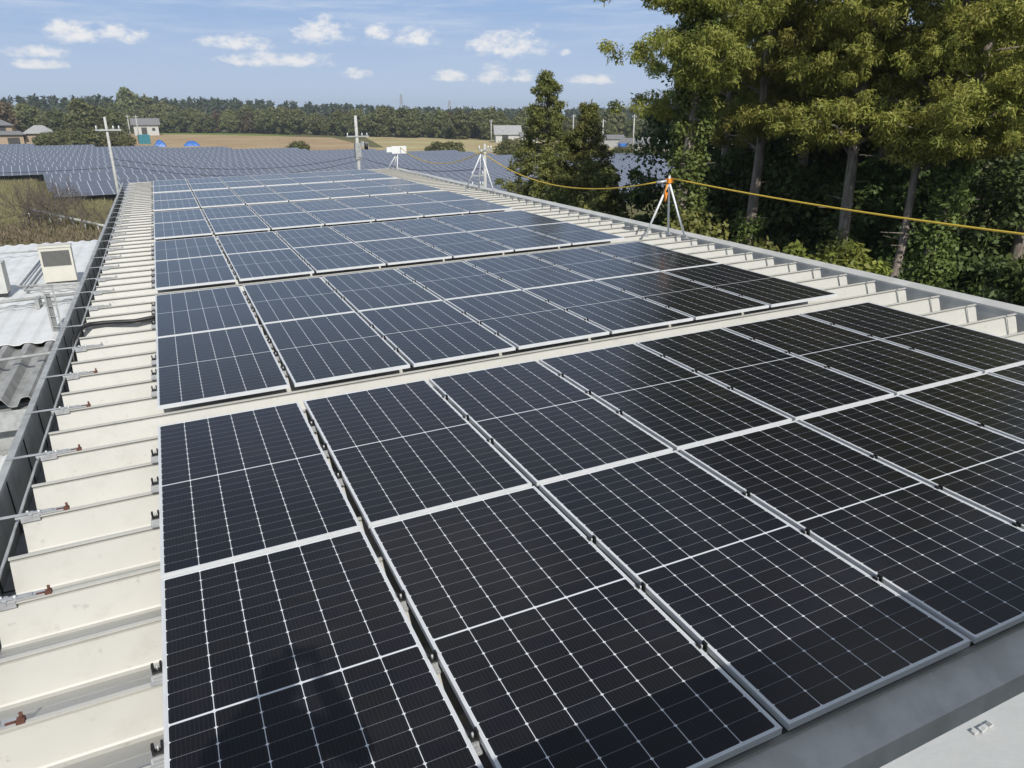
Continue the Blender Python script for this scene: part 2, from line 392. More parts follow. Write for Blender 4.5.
ap.build("shade_lightening_sheet", mat("shade_lightening_pale", (.80, .78, .71), .55, rgb2=(.64, .62, .56), vscale=5, bump=.1, bscale=9), ub, roof=True, rel=True)
chip = MB()
for i in range(5):
    a = random.random() * 6.28; r_ = .035 * random.random() ** .6; x, y = 1.93 + r_ * math.cos(a), -5.480 + r_ * .35 * math.sin(a)
    chip.box(x, x + .012 + .02 * random.random(), y, y + .010, 1.001, 1.008)
chip.build("sealant_smear", FLASH, ub, roof=True, rel=True)

# ------------------------------------------------------------------ the solar panels on the roof
PW, PL, G1, G, GJ, BANK = 1.134, 2.278, .046, .0373, .0336, 5.0615
fr = MB(); lip, hgt = .0145, .035
fr.box(0, lip, 0, PL, -hgt, 0); fr.box(PW - lip, PW, 0, PL, -hgt, 0); fr.box(lip, PW - lip, 0, lip, -hgt, 0); fr.box(lip, PW - lip, PL - lip, PL, -hgt, 0)
gl = MB(); gl.poly([(lip, lip, -.0025), (PW - lip, lip, -.0025), (PW - lip, PL - lip, -.0025), (lip, PL - lip, -.0025)])
gl.poly([(lip, lip, -.012), (lip, PL - lip, -.012), (PW - lip, PL - lip, -.012), (PW - lip, lip, -.012)])
cl = MB()                                      # hook clamp on a fold: silver foot, two black prongs, bolt
cl.box(-.060, -.002, -.050, .022, -.072, -.058, 1); cl.box(-.056, -.004, -.022, .022, -.058, -.034, 1); cl.box(-.05, -.008, -.048, -.03, -.058, -.05, 1)
cl.box(-.048, -.037, -.014, .014, -.034, .014, 0); cl.box(-.011, -.0008, -.014, .014, -.034, .016, 0); cl.box(-.037, -.011, -.012, .012, -.034, -.020, 0)
cl.tube([(-.024, 0, -.02), (-.024, 0, .004)], .006, 6, 1)
ORD = ["leftmost", "second from left", "third from left", "middle", "third from right", "second from right", "rightmost"]
BK = ["frontmost bank", "second bank from front", "third bank from front", "third bank from rear", "second bank from rear", "rearmost bank"]
pfr = pgl = pcl = None
for b in range(6):
    for row in (0, 1):
        y0 = b * BANK - (PL if row == 1 else 2 * PL + GJ)
        for c in range(7):
            x0 = c * (PW + G) + (G1 - G if c else 0)
            root = empty("solar_module", rw(x0, y0, 0), f"dark solar panel, {ORD[c]} in {'farther' if row else 'nearer'} row of {BK[b]}", "solar panel",
                         "solar panels on the metal roof", (0, TILT, 0))
            if pfr is None:
                pfr = fr.build("frame", ALU, root); pgl = gl.build("cell_sheet", CELLS, root)
                pcl = cl.build("clamp", [BLACK, STEEL], root); proto_clamp = pcl
                f, g = pfr, pgl
            else:
                f, g = pfr.copy(), pgl.copy(); C.objects.link(f); C.objects.link(g); f.parent = g.parent = root
            first = True
            for yr in ridges:
                if y0 + .45 < yr < y0 + PL - .30:
                    if c == 0 and b == 0 and row == 0 and first: k = pcl
                    else: k = pcl.copy(); C.objects.link(k); k.parent = root
                    first = False
                    k.location = (0, yr - y0, 0)
            # rail brackets under the front edge of each bank
            if row == 0:
                pass

# ------------------------------------------------------------------ lifeline stands and the yellow rope
def stand(apex, feet, label, extra):
    base = np.mean([rw(*f) for f in feet], axis=0)
    r = empty("lifeline_stand", tuple(base), label, "safety stand", "white tripod stands along the right roof edge")
    A = np.array(rw(*apex))
    for f in feet:
        F = np.array(rw(*f)); m = MB(); m.tube([F, A], .021, 8); m.build("leg", WHITE, r, rel=True)
        m = MB(); m.box(F[0] - .05, F[0] + .05, F[1] - .05, F[1] + .05, F[2] - .005, F[2] + .012); m.box(F[0] - .02, F[0] + .02, F[1] - .03, F[1] + .03, F[2] + .012, F[2] + .07); m.build("foot", STEEL, r, rel=True)
    m = MB(); m.tube([A - (0, 0, .03), A + (0, 0, .12)], .026, 8); m.build("head_tube", STEEL, r, rel=True)
    if extra == 'orange':
        m = MB(); m.box(A[0] - .055, A[0] + .055, A[1] - .05, A[1] + .05, A[2] - .02, A[2] + .06); m.tube([A + (-.03, 0, -.02), A + (-.09, -.02, -.18), A + (-.06, 0, -.36), A + (-.03, 0, -.2)], .018, 6)
        m.build("webbing_strap", ORANGE, r, rel=True)
        m = MB(); m.tube([A + (-.06, 0, .02), A + (-.16, .05, .0), A + (-.22, .1, -.01)], .028, 6); m.build("tensioner", STEEL, r, rel=True)
    if extra == 'box':
        m = MB(); m.box(A[0] - .28, A[0] + .36, A[1] - .1, A[1] + .1, A[2] - .06, A[2] + .24); m.build("junction_box", WHITE, r, rel=True)
        m = MB(); m.box(A[0] - .50, A[0] - .282, A[1] - .08, A[1] + .08, A[2] + .0, A[2] + .20); m.build("reel", WHITE, r, rel=True)
    return A


zf = -.085
A1 = stand((9.26, 5.7, .95), [(8.87, 5.86, zf), (9.39, 5.81, zf), (9.38, 5.25, zf)], "nearest tripod stand with orange strap at the rope joint", 'orange')
A2 = stand((9.42, 15.5, 1.03), [(9.05, 16.0, zf), (9.45, 15.9, zf), (9.62, 15.1, zf)], "middle tripod stand in front of the grey solar field", None)
A3 = stand((9.66, 25.4, .62), [(9.22, 25.6, zf), (9.50, 25.7, zf), (9.46, 25.0, zf)], "farthest tripod stand with a white box on top", 'box')
A0 = np.array(rw(9.2, -5.2, 1.02))
rope = MB()


def span(a, b, sag):
    return [a + (b - a) * t - np.array((0, 0, sag * 4 * t * (1 - t))) for t in np.linspace(0, 1, 20)]


rope.tube(span(A0 + (0, 0, .02), A1 + (.03, 0, .07), .14), .014, 6); rope.tube(span(A1 + (-.2, .08, .0), A2 + (0, 0, .04), .50), .014, 6); rope.tube(span(A2 + (0, 0, .04), A3 + (.1, 0, .2), .50), .014, 6)
centre("safety_rope", rope, YELLOW, "yellow rope sagging between the tripod stands along the right roof edge", "rope")
cb = MB(); cb.tube([rw(*p) for p in [(.05, 3.96, -.045), (-.08, 3.95, -.05), (-.25, 3.93, -.06), (-.42, 3.95, -.05), (-.6, 3.985, -.045), (-.76, 3.97, -.04), (-.87, 3.86, -.06), (-.94, 3.70, -.15), (-.965, 3.6, -.3), (-.97, 3.56, -.45), (-.97, 3.54, -.6)]], .026, 8)
centre("power_cable", cb, RUBBER, "black cable running from under the panels down into the gutter", "cable")

# ------------------------------------------------------------------ the photographer, whose shadow falls on the nearest panels
def skin(name, V, E_, Rr, mt, parent, root_i=0, sub=2):
    me = bpy.data.meshes.new(name); me.from_pydata([tuple(v) for v in V], E_, []); o = bpy.data.objects.new(name, me); C.objects.link(o)
    md = o.modifiers.new("skin", 'SKIN'); o.modifiers.new("sub", 'SUBSURF').levels = sub; o.modifiers["sub"].render_levels = sub
    for i, r_ in enumerate(Rr): me.skin_vertices[0].data[i].radius = (r_, r_) if np.isscalar(r_) else r_
    me.skin_vertices[0].data[root_i].use_root = True; me.materials.append(mt); o.parent = parent; return o


FZ = ROOFZ + 1.0 + .01
ph = empty("person", (.17, -6.60, FZ), "person in dark clothes standing behind the viewpoint, holding up a phone", "person", None, (0, 0, R(-20)))
CLOTH = mat("dark_jacket", (.03, .035, .05), .8); TROUS = mat("grey_trousers", (.09, .09, .085), .85); SKINM = mat("skin", (.52, .34, .25), .55); HAIR = mat("dark_hair", (.015, .012, .01), .6)
skin("body", [(0, 0, .88), (0, .01, 1.08), (0, .0, 1.30), (0, .0, 1.40), (0, .02, 1.47), (0, .035, 1.56), (0, .03, 1.61), (.17, 0, 1.35), (.31, .13, 1.13), (.10, .33, 1.36), (-.17, 0, 1.35), (-.31, .13, 1.13), (-.04, .33, 1.36),
     (.09, 0, .80), (.10, .02, .45), (.10, -.02, .09), (.11, .10, .035), (-.09, 0, .80), (-.10, .02, .45), (-.10, -.02, .09), (-.11, .10, .035)],
     [(0, 1), (1, 2), (2, 3), (3, 4), (4, 5), (5, 6), (2, 7), (7, 8), (8, 9), (2, 10), (10, 11), (11, 12), (0, 13), (13, 14), (14, 15), (15, 16), (0, 17), (17, 18), (18, 19), (19, 20)],
     [(.165, .12), (.16, .12), (.19, .125), (.13, .08), .058, .045, .03, .075, .056, .040, .075, .056, .040, .10, .072, .052, .045, .10, .072, .052, .045], CLOTH, ph)


def ellip(name, c_, r_, mt, parent, cut=None, bump=None, n=20):
    m = MB()
    for i in range(n + 1):
        for j in range(n):
            a, b_ = math.pi * i / n, 2 * math.pi * j / n; v = np.array((math.sin(a) * math.cos(b_), math.sin(a) * math.sin(b_), math.cos(a)))
            k = 1.0
            if bump: k = bump(v)
            if cut: k = cut(v)
            m.v.append(tuple(np.array(c_) + v * np.array(r_) * k))
    for i in range(n):
        for j in range(n): m.f.append((i * n + j, (i + 1) * n + j, (i + 1) * n + (j + 1) % n, i * n + (j + 1) % n)); m.mi.append(0); m.sm.append(True)
    return m.build(name, mt, parent)


# head: nose, brow and chin pushed out of the ellipsoid, hair as a cap that leaves the face free
def face_bump(v):
    nose = .16 * math.exp(-((v[0] / .16) ** 2 + ((v[2] + .12) / .22) ** 2)) if v[1] > 0 else 0
    brow = .04 * math.exp(-((v[2] - .15) / .10) ** 2) if v[1] > .5 else 0
    chin = .06 * math.exp(-((v[0] / .3) ** 2 + ((v[2] + .75) / .2) ** 2)) if v[1] > .2 else 0
    return 1 + nose + brow + chin


head = ellip("head", (0, .06, 1.53), (.074, .095, .115), SKINM, ph, bump=face_bump, n=28)
ellip("hair", (0, .045, 1.555), (.083, .098, .108), HAIR, ph, cut=lambda v: .86 if (v[1] > .35 and v[2] < .45) or v[2] < -.55 else 1.0 + .03 * math.sin(9 * v[0]) * math.cos(7 * v[1]))
for s_ in (-1, 1):
    ellip("ear", (s_ * .078, .045, 1.525), (.012, .022, .032), SKINM, ph, n=10); ellip("eye", (s_ * .030, .147, 1.545), (.012, .008, .008), BLACK, ph, n=10)
ellip("mouth", (0, .152, 1.468), (.022, .006, .006), mat("lips", (.35, .14, .12), .5), ph, n=10)
for s_ in (-1, 1):
    x = .03 + s_ * .075
    skin("hand", [(x + s_ * .01, .345, 1.37), (x, .375, 1.40)], [(0, 1)], [.028, .034], SKINM, ph)
    for k in range(4): skin("finger", [(x - s_ * .002, .385, 1.375 + k * .019), (x - s_ * .004, .412, 1.38 + k * .019), (x - s_ * .03, .415 - .002 * k, 1.385 + k * .019)], [(0, 1), (1, 2)], [.009, .0085, .007], SKINM, ph)
    skin("thumb", [(x, .37, 1.425), (x - s_ * .022, .378, 1.43), (x - s_ * .045, .382, 1.425)], [(0, 1), (1, 2)], [.011, .010, .008], SKINM, ph)
m = MB(); m.box(-.05, .11, .388, .397, 1.378, 1.452); fo = m.build("phone", BLACK, None)
fo.location = ph.location; fo.rotation_euler = ph.rotation_euler; tag(fo, "black phone held sideways in both hands of the person", "phone")

# ------------------------------------------------------------------ neighbour building on the left
nb = empty("neighbour_building", (-7, 18, 0), "low building with white corrugated roof beside the gutter", "building")


def corr(x0, x1, y0, y1, z, pitch, amp, slope=0., n=10, thick=.02):
    m = MB(); xs = np.arange(x0, x1, pitch / n)
    for dz in (0, -thick):
        b = len(m.v)
        for x in xs:
            t = (x / pitch) % 1; h = amp * (max(-1, min(1, 1.5 * math.cos(2 * math.pi * t))))
            m.v += [(x, y0, z + h + dz), (x, y1, z + h + slope * (y1 - y0) + dz)]
        for i in range(len(xs) - 1): m.f.append((b + 2 * i, b + 2 * i + 2, b + 2 * i + 3, b + 2 * i + 1)); m.mi.append(0); m.sm.append(False)
    h = len(xs) * 2
    for i in range(len(xs) - 1): m.f.append((2 * i, h + 2 * i, h + 2 * i + 2, 2 * i + 2)); m.mi.append(0); m.sm.append(False)
    return m


corr(-16, -1.42, 13.2, 29, 4.0, .44, .022).build("white_roof", WHROOF, nb, rel=True)
corr(-16, -1.42, 9.3, 13.5, 3.90, .44, .085).build("grey_roof", SLATE, nb, rel=True)
m = MB(); m.box(-15.8, -1.5, 9.7, 28.8, 0, 3.72); m.box(-15.8, -1.6, 9.4, 9.55, 3.3, 3.7); m.box(-15.8, -1.6, 9.42, 9.5, 2.7, 2.9); m.build("wall", GREYP, nb, rel=True)
corr(-16, -2.05, 1.0, 9.2, 2.9, .13, .016, n=6).build("lower_roof", WHROOF, nb, rel=True)
m = MB(); m.bar((-1.62, 2, 2.86), (-1.62, 9.6, 2.86), .3, .35); m.bar((-2.6, 9.0, 3.2), (-1.2, 9.0, 3.2), .2, .2); m.build("roof_beam", GREYP, nb, rel=True)
pp = MB(); pp.tube([(-6, 11.2, 4.12), (-1.25, 11.45, 4.22)], .035, 8); centre("roof_pipe", pp, GREYP, "dark pipe lying across the grey corrugated roof strip", "pipe", "pipes on the neighbour roof")
pp = MB(); pp.tube([(-9, 16.3, 4.2), (-1.7, 17.5, 4.2)], .045, 8); pp.tube([(-9, 15.9, 4.10), (-2.1, 17.05, 4.10)], .022, 6); pp.box(-3.32, -3.22, 16.75, 17.3, 4.0, 4.25); centre("roof_pipe", pp, GREYP, "long grey pipe pair crossing the white roof in front of the air conditioner", "pipe", "pipes on the neighbour roof")
pp = MB(); pp.tube([(-4.0, 24.0, 4.12), (-4.05, 19.5, 4.12), (-1.8, 19.25, 4.12)], .04, 8); pp.tube([(-3.75, 24.0, 4.12), (-3.82, 18.9, 4.12), (-1.8, 18.6, 4.12)], .04, 8); centre("roof_pipe", pp, GREYP, "bent pipe pair running round behind the ivory air conditioner", "pipe", "pipes on the neighbour roof")
pp = MB(); pp.tube([(-9, 25.6, 4.2), (-3.4, 25.8, 4.2)], .03, 8); centre("roof_pipe", pp, GREYP, "straight dark pipe on the white roof behind the air conditioner", "pipe", "pipes on the neighbour roof")
ac = empty("air_conditioner", (-2.98, 20.0, 4.03), "ivory outdoor air conditioner with dark grille on the white roof", "air conditioner", None, (0, 0, R(2))); ac.scale = (.86, .95, .93)
m = MB(); m.box(-.50, .50, -.22, .22, .10, 1.22); m.build("casing", ACBODY, ac)
m = MB(); m.box(-.52, .52, -.25, .25, 1.22, 1.28); m.build("top_cover", ACBODY, ac)
m = MB(); m.box(-.43, .43, -.226, -.2205, .62, 1.12, 0)
for i in range(14): m.box(-.43, .43, -.234, -.2265, (.63 + i * .036), (.642 + i * .036), 1)
for i in range(17): m.box(-.43 + i * .0537, -.424 + i * .0537, -.238, -.2345, .62, 1.12, 1)
m.build("grille", [GRILLE, mat("grille_wire", (.22, .22, .21), .5)], ac)
m = MB(); m.box(-.46, .46, -.24, .24, 0, .10); m.build("base_frame", DARK, ac)
m = MB(); m.box(.501, .507, -.2, .2, .14, 1.2); m.build("shade_tint_side", FLASH, ac)  # greyer face, paints the shade on the casing's right side
a2 = empty("air_conditioner", (-4.62, 18.9, 4.05), "grey roof unit cut off by the left edge of the picture", "air conditioner")
m = MB(); m.box(-.5, .42, -.3, .3, .08, .95); m.build("casing", FLASH, a2)
m = MB(); m.box(-.45, .38, -.28, .28, 0, .08); m.build("base_frame", DARK, a2)
ld = empty("roof_ladder", (-2.62, 13.9, 4.0), "short grey steel ladder end standing against the gutter", "ladder")
m = MB(); m.bar((0, 0, 0), (-.02, .06, 1.15), .035, .03); m.build("rail", GREYP, ld)
m = MB(); m.bar((.20, -.03, 0), (.18, .03, 1.15), .035, .03); m.build("rail", GREYP, ld)
for z in (.15, .4, .65, .9, 1.12): m = MB(); m.tube([(-.0, z * .05, z), (.20, -.03 + z * .05, z)], .010, 6); m.build("rung", GREYP, ld)
m = MB(); m.bar((.05, .05, .02), (.03, .10, .95), .13, .008); m.build("side_plate", mat("grey_duct_cover", (.22, .23, .23), .6), ld)

# ------------------------------------------------------------------ foliage tools
def leaves(name, mt, cen, rad, per, ln, wd, parent=None, droop=.2, seed=0, loc=None, flat=0.):
    g = np.random.default_rng(seed); cen = np.asarray(cen, float); n = len(cen); rad = np.asarray(rad, float)
    if rad.ndim == 1: rad = np.repeat(rad[:, None], 3, 1)
    M = n * per
    u = g.normal(size=(M, 3)); u /= np.linalg.norm(u, axis=1, keepdims=True); u *= (g.random((M, 1)) ** .45)
    p = np.repeat(cen, per, 0) + u * np.repeat(rad, per, 0)
    if flat >= 0:                                # leaf faces look outward from their clump, with scatter
        nr = u / (np.linalg.norm(u, axis=1, keepdims=True) + 1e-9) + g.normal(size=(M, 3)) * .50 + np.array((0, 0, .25))
        a = np.cross(nr, g.normal(size=(M, 3))); a /= np.linalg.norm(a, axis=1, keepdims=True) + 1e-9; a -= np.array((0, 0, droop))
        s = np.cross(nr, a)
    else:                                        # grass: blades stand up
        a = u * .5 + g.normal(size=(M, 3)) * .35 - np.array((0, 0, droop)); s = np.cross(a, g.normal(size=(M, 3)))
    a /= np.linalg.norm(a, axis=1, keepdims=True) + 1e-9; s /= np.linalg.norm(s, axis=1, keepdims=True) + 1e-9
    l = (ln * (.6 + .8 * g.random((M, 1)))); ww = wd * (.6 + .8 * g.random((M, 1)))
    V = np.stack([p, p + a * l * .5 + s * ww * .5, p + a * l, p + a * l * .5 - s * ww * .5], 1).reshape(-1, 3)
    me = bpy.data.meshes.new(name); me.vertices.add(4 * M); me.vertices.foreach_set('co', V.ravel().astype(np.float32))
    me.loops.add(4 * M); me.loops.foreach_set('vertex_index', np.arange(4 * M, dtype=np.int32))
    me.polygons.add(M); me.polygons.foreach_set('loop_start', np.arange(0, 4 * M, 4, dtype=np.int32)); me.polygons.foreach_set('loop_total', np.full(M, 4, np.int32))
    me.materials.append(mt); me.update(); me.validate()
    o = bpy.data.objects.new(name, me); C.objects.link(o)
    if parent is not None: o.parent = parent
    if loc is not None: o.location = loc
    return o


def wob(p0, p1, k, amt, g):
    p0, p1 = np.array(p0, float), np.array(p1, float); t = np.linspace(0, 1, k)[:, None]
    P = p0 + (p1 - p0) * t; P[1:-1] += g.normal(size=(k - 2, 3)) * amt
    return P


def cedar(name, label, loc, seed, h=19., cb=7.5, spread=3.2, lean=(0, 0), r0=.2, ivy=0., group=None, bark=BARK, leaf=CEDAR, thin=1., side=None):
    g = np.random.default_rng(seed)
    root = empty(name, (loc[0], loc[1], 0), label, "tree", group)
    tr = MB(); P = wob((0, 0, -.1), (lean[0], lean[1], h), 9, .06, g); tr.tube(P, list(np.linspace(r0 * 1.15, .04, 9)), 9)
    at = lambda z: P[0] + (P[-1] - P[0]) * (z / h)
    cen, rad = [], []
    z = cb
    while z < h:
        t = (z - cb) / (h - cb); L = spread * (1 - t) ** .5 * (.8 + .2 * min(1, t * 6))
        for j in range(4):
            th = g.random() * 6.283
            if side is not None and g.random() < side[1]: th = side[0] + g.normal() * .6
            l = L * (.45 + .65 * g.random()); zz = z + g.normal() * .3; b = at(zz)
            d = np.array((math.cos(th), math.sin(th), .15 + .3 * g.random()))
            e = b + d * l; mid = (b + e) / 2 + (0, 0, .1 * l)
            tr.tube([b, mid, e], [.045, .03, .012], 5, cap=False)
            # a pad of drooping tufts at the bough's end and one or two smaller ones on the way
            for q, sz in ((e, 1.0), (b + d * l * .62, .7)):
                for _ in range(int(7 * sz + .5)):
                    c_ = q + g.normal(size=3) * np.array((.50, .50, .11)) * sz; rr = (.14 + .17 * g.random())
                    cen.append(c_); rad.append((rr * 1.15, rr * 1.15, rr * .85))
        z += .72
    # dead stubs under the crown
    for j in range(10):
        zz = cb * (.45 + .55 * g.random()); th = g.random() * 6.283; b = at(zz); tr.tube([b, b + np.array((math.cos(th), math.sin(th), .1)) * (.4 + .6 * g.random())], [.018, .006], 4, cap=False)
    tr.build("trunk", bark, root)
    leaves("crown", leaf, cen, rad, 190, .115, .032, root, .65, seed + 1)
    if ivy > 0:
        ci, ri = [], []
        for i in range(int(ivy * 24)):
            zz = .2 + ivy * g.random(); th = g.random() * 6.283; b = at(zz); rr = r0 + .16 * g.random()
            ci.append(b + np.array((math.cos(th) * rr, math.sin(th) * rr, 0))); ri.append(.2 + .16 * g.random())
        leaves("ivy", IVY, ci, ri, 60, .11, .075, root, .2, seed + 2)
    return root


def bushy(name, label, loc, seed, h, wdt, mt, cat="tree", group=None, per=60, ln=.22, wd=.13, nclump=70, base=.15, bark=GREYBARK, clump=.16, ez=.75, trunk_r=None):
    """round crown of many clumps on forked stems"""
    g = np.random.default_rng(seed); root = empty(name, (loc[0], loc[1], 0), label, cat, group)
    tr = MB(); r0 = trunk_r or .035 * h ** .7 * .6
    cz = h * (base + (1 - base) * .5); ch = h * (1 - base) * .5
    cen, rad = [], []
    for i in range(nclump):
        u = g.normal(size=3); u /= np.linalg.norm(u); u *= g.random() ** .33
        q = np.array((u[0] * wdt * .5, u[1] * wdt * .5, cz + u[2] * ch)); q[:2] *= 1 - .25 * max(0, (u[2]))
        cen.append(q); rr = wdt * clump * (.6 + .7 * g.random()); rad.append((rr, rr, rr * ez))
    stem = wob((0, 0, -.1), (g.normal() * .05 * h, g.normal() * .05 * h, h * .7), 5, .03 * h * .3, g)
    tr.tube(stem, list(np.linspace(r0, r0 * .35, 5)), 7)
    for i in range(min(14, nclump // 3)):
        q = cen[i * 2]; b = stem[1 + int(g.random() * 2.9)]; tr.tube([b, (b + q) / 2 + (0, 0, .04 * h), q], [r0 * .4, r0 * .25, .012], 5, cap=False)
    tr.build("trunk" if cat == "tree" else "stem", bark, root)
    leaves("crown" if cat == "tree" else "foliage", mt, cen, rad, per, ln, wd, root, .15, seed + 1)
    return root





# ------------------------------------------------------------------ the wood on the right
GW = "tall trees beside the right roof edge"
cedar("conifer_tree", "ivy-wrapped tall tree at the left end of the wood, crown reaching left over the sky", ahead(38.1, 20), 11, 14.5, 9.6, 1.65, (.1, .1), .24, 11.5, GW, side=(2.2, .12))
cedar("conifer_tree", "tall tree with reddish bare trunk and ivy at its foot, right of the ivy-wrapped tree", ahead(42.7, 22.5), 12, 16.5, 8.4, 2.4, (.4, .2), .18, 6.0, GW, side=(3.9, .25))
cedar("conifer_tree", "straight bare-trunked tall tree in the middle of the wood above the bright shrubs", ahead(49.0, 21), 13, 16.5, 8.1, 2.5, (.25, .1), .18, 5.9, GW, side=(3.9, .35))
cedar("conifer_tree", "slender leaning bare trunk beside an ivy-clad trunk at the right", ahead(52.2, 20.5), 14, 15.5, 8.0, 2.7, (1.6, .0), .12, 0, GW, side=(3.9, .3))
cedar("conifer_tree", "ivy-clad trunk right of the slender leaning trunk", ahead(54.4, 20.5), 15, 16.5, 7.9, 2.6, (1.2, -.1), .18, 8.6, GW, side=(3.9, .4))
cedar("conifer_tree", "conifer at the right edge of the picture with low bright boughs", ahead(59.8, 25), 16, 17, 7.9, 3.4, (0, 0), .2, 5, GW, side=(3.6, .4))
cedar("conifer_tree", "tall conifer behind the ivy-wrapped tree, crown against the sky", ahead(40.6, 27), 21, 14.5, 8.8, 2.5, (0, 0), .2, 6, GW)
cedar("conifer_tree", "tall conifer deep in the wood between the two bare trunks", ahead(46, 26), 22, 19, 8.8, 3.4, (0, 0), .2, 3, GW)
cedar("conifer_tree", "tall conifer deep in the wood behind the slender leaning trunk", ahead(51, 27), 23, 19, 8.8, 3.4, (0, 0), .2, 3, GW)
cedar("conifer_tree", "tall conifer deep in the wood near the right edge", ahead(56, 28), 24, 19, 8.8, 3.4, (0, 0), .2, 3, GW)
for i, (x, y, s) in enumerate([(13.6, -3.2, 17), (17.0, -1.6, 18), (20.4, -.2, 19), (23.6, .4, 20)]):
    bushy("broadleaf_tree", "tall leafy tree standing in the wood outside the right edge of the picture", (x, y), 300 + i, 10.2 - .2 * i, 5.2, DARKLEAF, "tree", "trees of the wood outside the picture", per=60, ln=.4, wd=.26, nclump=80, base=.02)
GD = "dark trees filling the wood behind the trunks"
for i, (a_, d, h, wd_) in enumerate([(37.9, 30, 7.2, 2.2), (39.5, 31, 11.5, 6), (43, 31, 12.5, 6.5), (46.5, 31, 13, 6.5), (50, 32, 13, 6.5), (53.5, 32, 13, 6.5), (57, 33, 13.5, 7), (60.5, 33, 13, 7),
        (38.9, 25, 8.2, 2.6), (41, 25.5, 7.8, 4), (44.3, 24.5, 7.6, 3.8), (46.8, 24.5, 8.0, 3.8), (50.5, 25, 7.8, 3.8), (53, 26, 8.2, 4), (56.3, 26, 7.6, 4), (59.5, 26, 7.8, 4.2), (48.5, 40, 15, 8), (55, 41, 15, 8), (42, 39, 14, 8)]):
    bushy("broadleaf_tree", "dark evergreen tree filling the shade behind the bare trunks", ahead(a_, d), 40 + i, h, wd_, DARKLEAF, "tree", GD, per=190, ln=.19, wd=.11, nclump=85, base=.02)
GS = "shrubs along the foot of the wood"
for i, (x, y, h, wd_, mt, lb) in enumerate([
    (*ahead(48.6, 18.6), 6.6, 2.4, BRIGHTLEAF, "bright yellow-green shrub at the foot of the middle trunk"),
    (*ahead(46.3, 18.6), 6.2, 2.0, BRIGHTLEAF, "bright shrub just left of the middle trunk"),
    (*ahead(51.0, 18.5), 5.9, 1.9, BRIGHTLEAF, "small bright shrub right of the middle trunk"),
    (*ahead(43.6, 19.2), 6.2, 2.2, MIDLEAF, "mid-green shrub at the foot of the reddish trunk"),
    (*ahead(38.4, 19.5), 6.9, 2.6, MIDLEAF, "rounded green shrub just right of the nearest tripod stand"),
    (*ahead(33.8, 20.5), 6.3, 2.6, BRIGHTLEAF, "pale fan-leaved shrub left of the nearest tripod stand"),
    (*ahead(31.2, 23.5), 6.5, 3.2, MIDLEAF, "green shrub below the sagging rope"),
    (*ahead(28.6, 26), 6.4, 3.4, MIDLEAF, "green shrub at the foot of the pointed tree"),
    (*ahead(53.3, 18), 5.6, 1.5, MIDLEAF, "low shrub at the foot of the slender leaning trunk"),
    (*ahead(57.6, 18), 6.4, 1.6, DARKLEAF, "loose leafy sapling in the shade at the right edge"),
    (*ahead(34.6, 27), 7.4, 1.3, DARKLEAF, "small dark pointed tree left of the ivy-wrapped tree"),
    (*ahead(32.5, 28), 7.7, 2.0, MIDLEAF, "young leafy tree with a pale stem in front of the field")]):
    bushy("shrub", lb, (x, y), 70 + i, h, wd_, mt, "shrub", GS, per=150, ln=.16, wd=.085, nclump=60, base=.02, clump=.17)
# pointed tree left of the wood and its companions
GP = "trees between the roof and the solar field"


def pointed(label, loc, seed, h, wdt, mt):
    g = np.random.default_rng(seed); root = empty("pointed_tree", (loc[0], loc[1], 0), label, "tree", GP)
    tr = MB(); tr.tube(wob((0, 0, -.1), (.2, 0, h), 6, .06, g), list(np.linspace(.24, .03, 6)), 8)
    cen, rad = [], []
    z = .8
    while z < h:
        t = z / h; L = wdt * .5 * min(1, (1 - t) ** .9 * 1.3 + .03) * (1 + .09 * math.sin(z * 3.1 + seed))
        for j in range(int(9 + 26 * (1 - t))):
            th = g.random() * 6.283; l = L * (.35 + .75 * g.random() ** .5)
            q = np.array((math.cos(th) * l, math.sin(th) * l, z + g.normal() * .25)); cen.append(q); rr = (.20 + .30 * g.random()) * (1.2 - .5 * t); rad.append((rr, rr, rr * .7))
            if j % 3 == 0: tr.tube([(0.02, 0, z - .3), q], [.04, .01], 4, cap=False)
        z += .42
    tr.build("trunk", GREYBARK, root); leaves("crown", mt, cen, rad, 110, .16, .06, root, .35, seed + 1)


pointed("tallest pointed dark green tree rising above the horizon left of the wood", (17.2, 26.2), 91, 10.7, 5.6, MIDLEAF)
pointed("shorter bushy tree joined to the right of the tallest pointed tree", (18.9, 25.3), 92, 9.5, 4.9, MIDLEAF)
pointed("low dense tree in front of the tallest pointed tree", (15.9, 23.4), 93, 7.2, 4.6, MIDLEAF)
pointed("low bushy tree in front of the shorter bushy tree", (17.6, 22.8), 94, 6.9, 4.2, MIDLEAF)

# ------------------------------------------------------------------ solar field beyond the building
FA = R(7.4); fc, fs = math.cos(FA), math.sin(FA)
fw = lambda a, b: (fc * a - fs * b, fs * a + fc * b)          # field axes -> world
TL, TD, TT = 12.0, 6.6, R(8)
tbm = MB(); tbm.box(0, TL, 0, TD, -.04, 0)
lgs = MB()
for x in (1.5, 4.5, 7.5, 10.5):
    for y, hh in ((.8, .55), (TD - .8, 1.35)): lgs.tube([(x, y * math.cos(TT), -1.4), (x, y * math.cos(TT), y * math.sin(TT) - .05)], .04, 6)
poly = [(-60, 80), (-4, 60), (6, 52), (24, 44), (44, 56), (95, 92), (85, 109), (72, 112), (57, 129), (37, 152), (9, 176), (-14, 196), (-34, 215), (-70, 232)]


def inside(x, y, P=poly):
    c = False; j = len(P) - 1
    for i in range(len(P)):
        if (P[i][1] > y) != (P[j][1] > y) and x < (P[j][0] - P[i][0]) * (y - P[i][1]) / (P[j][1] - P[i][1]) + P[i][0]: c = not c
        j = i
    return c


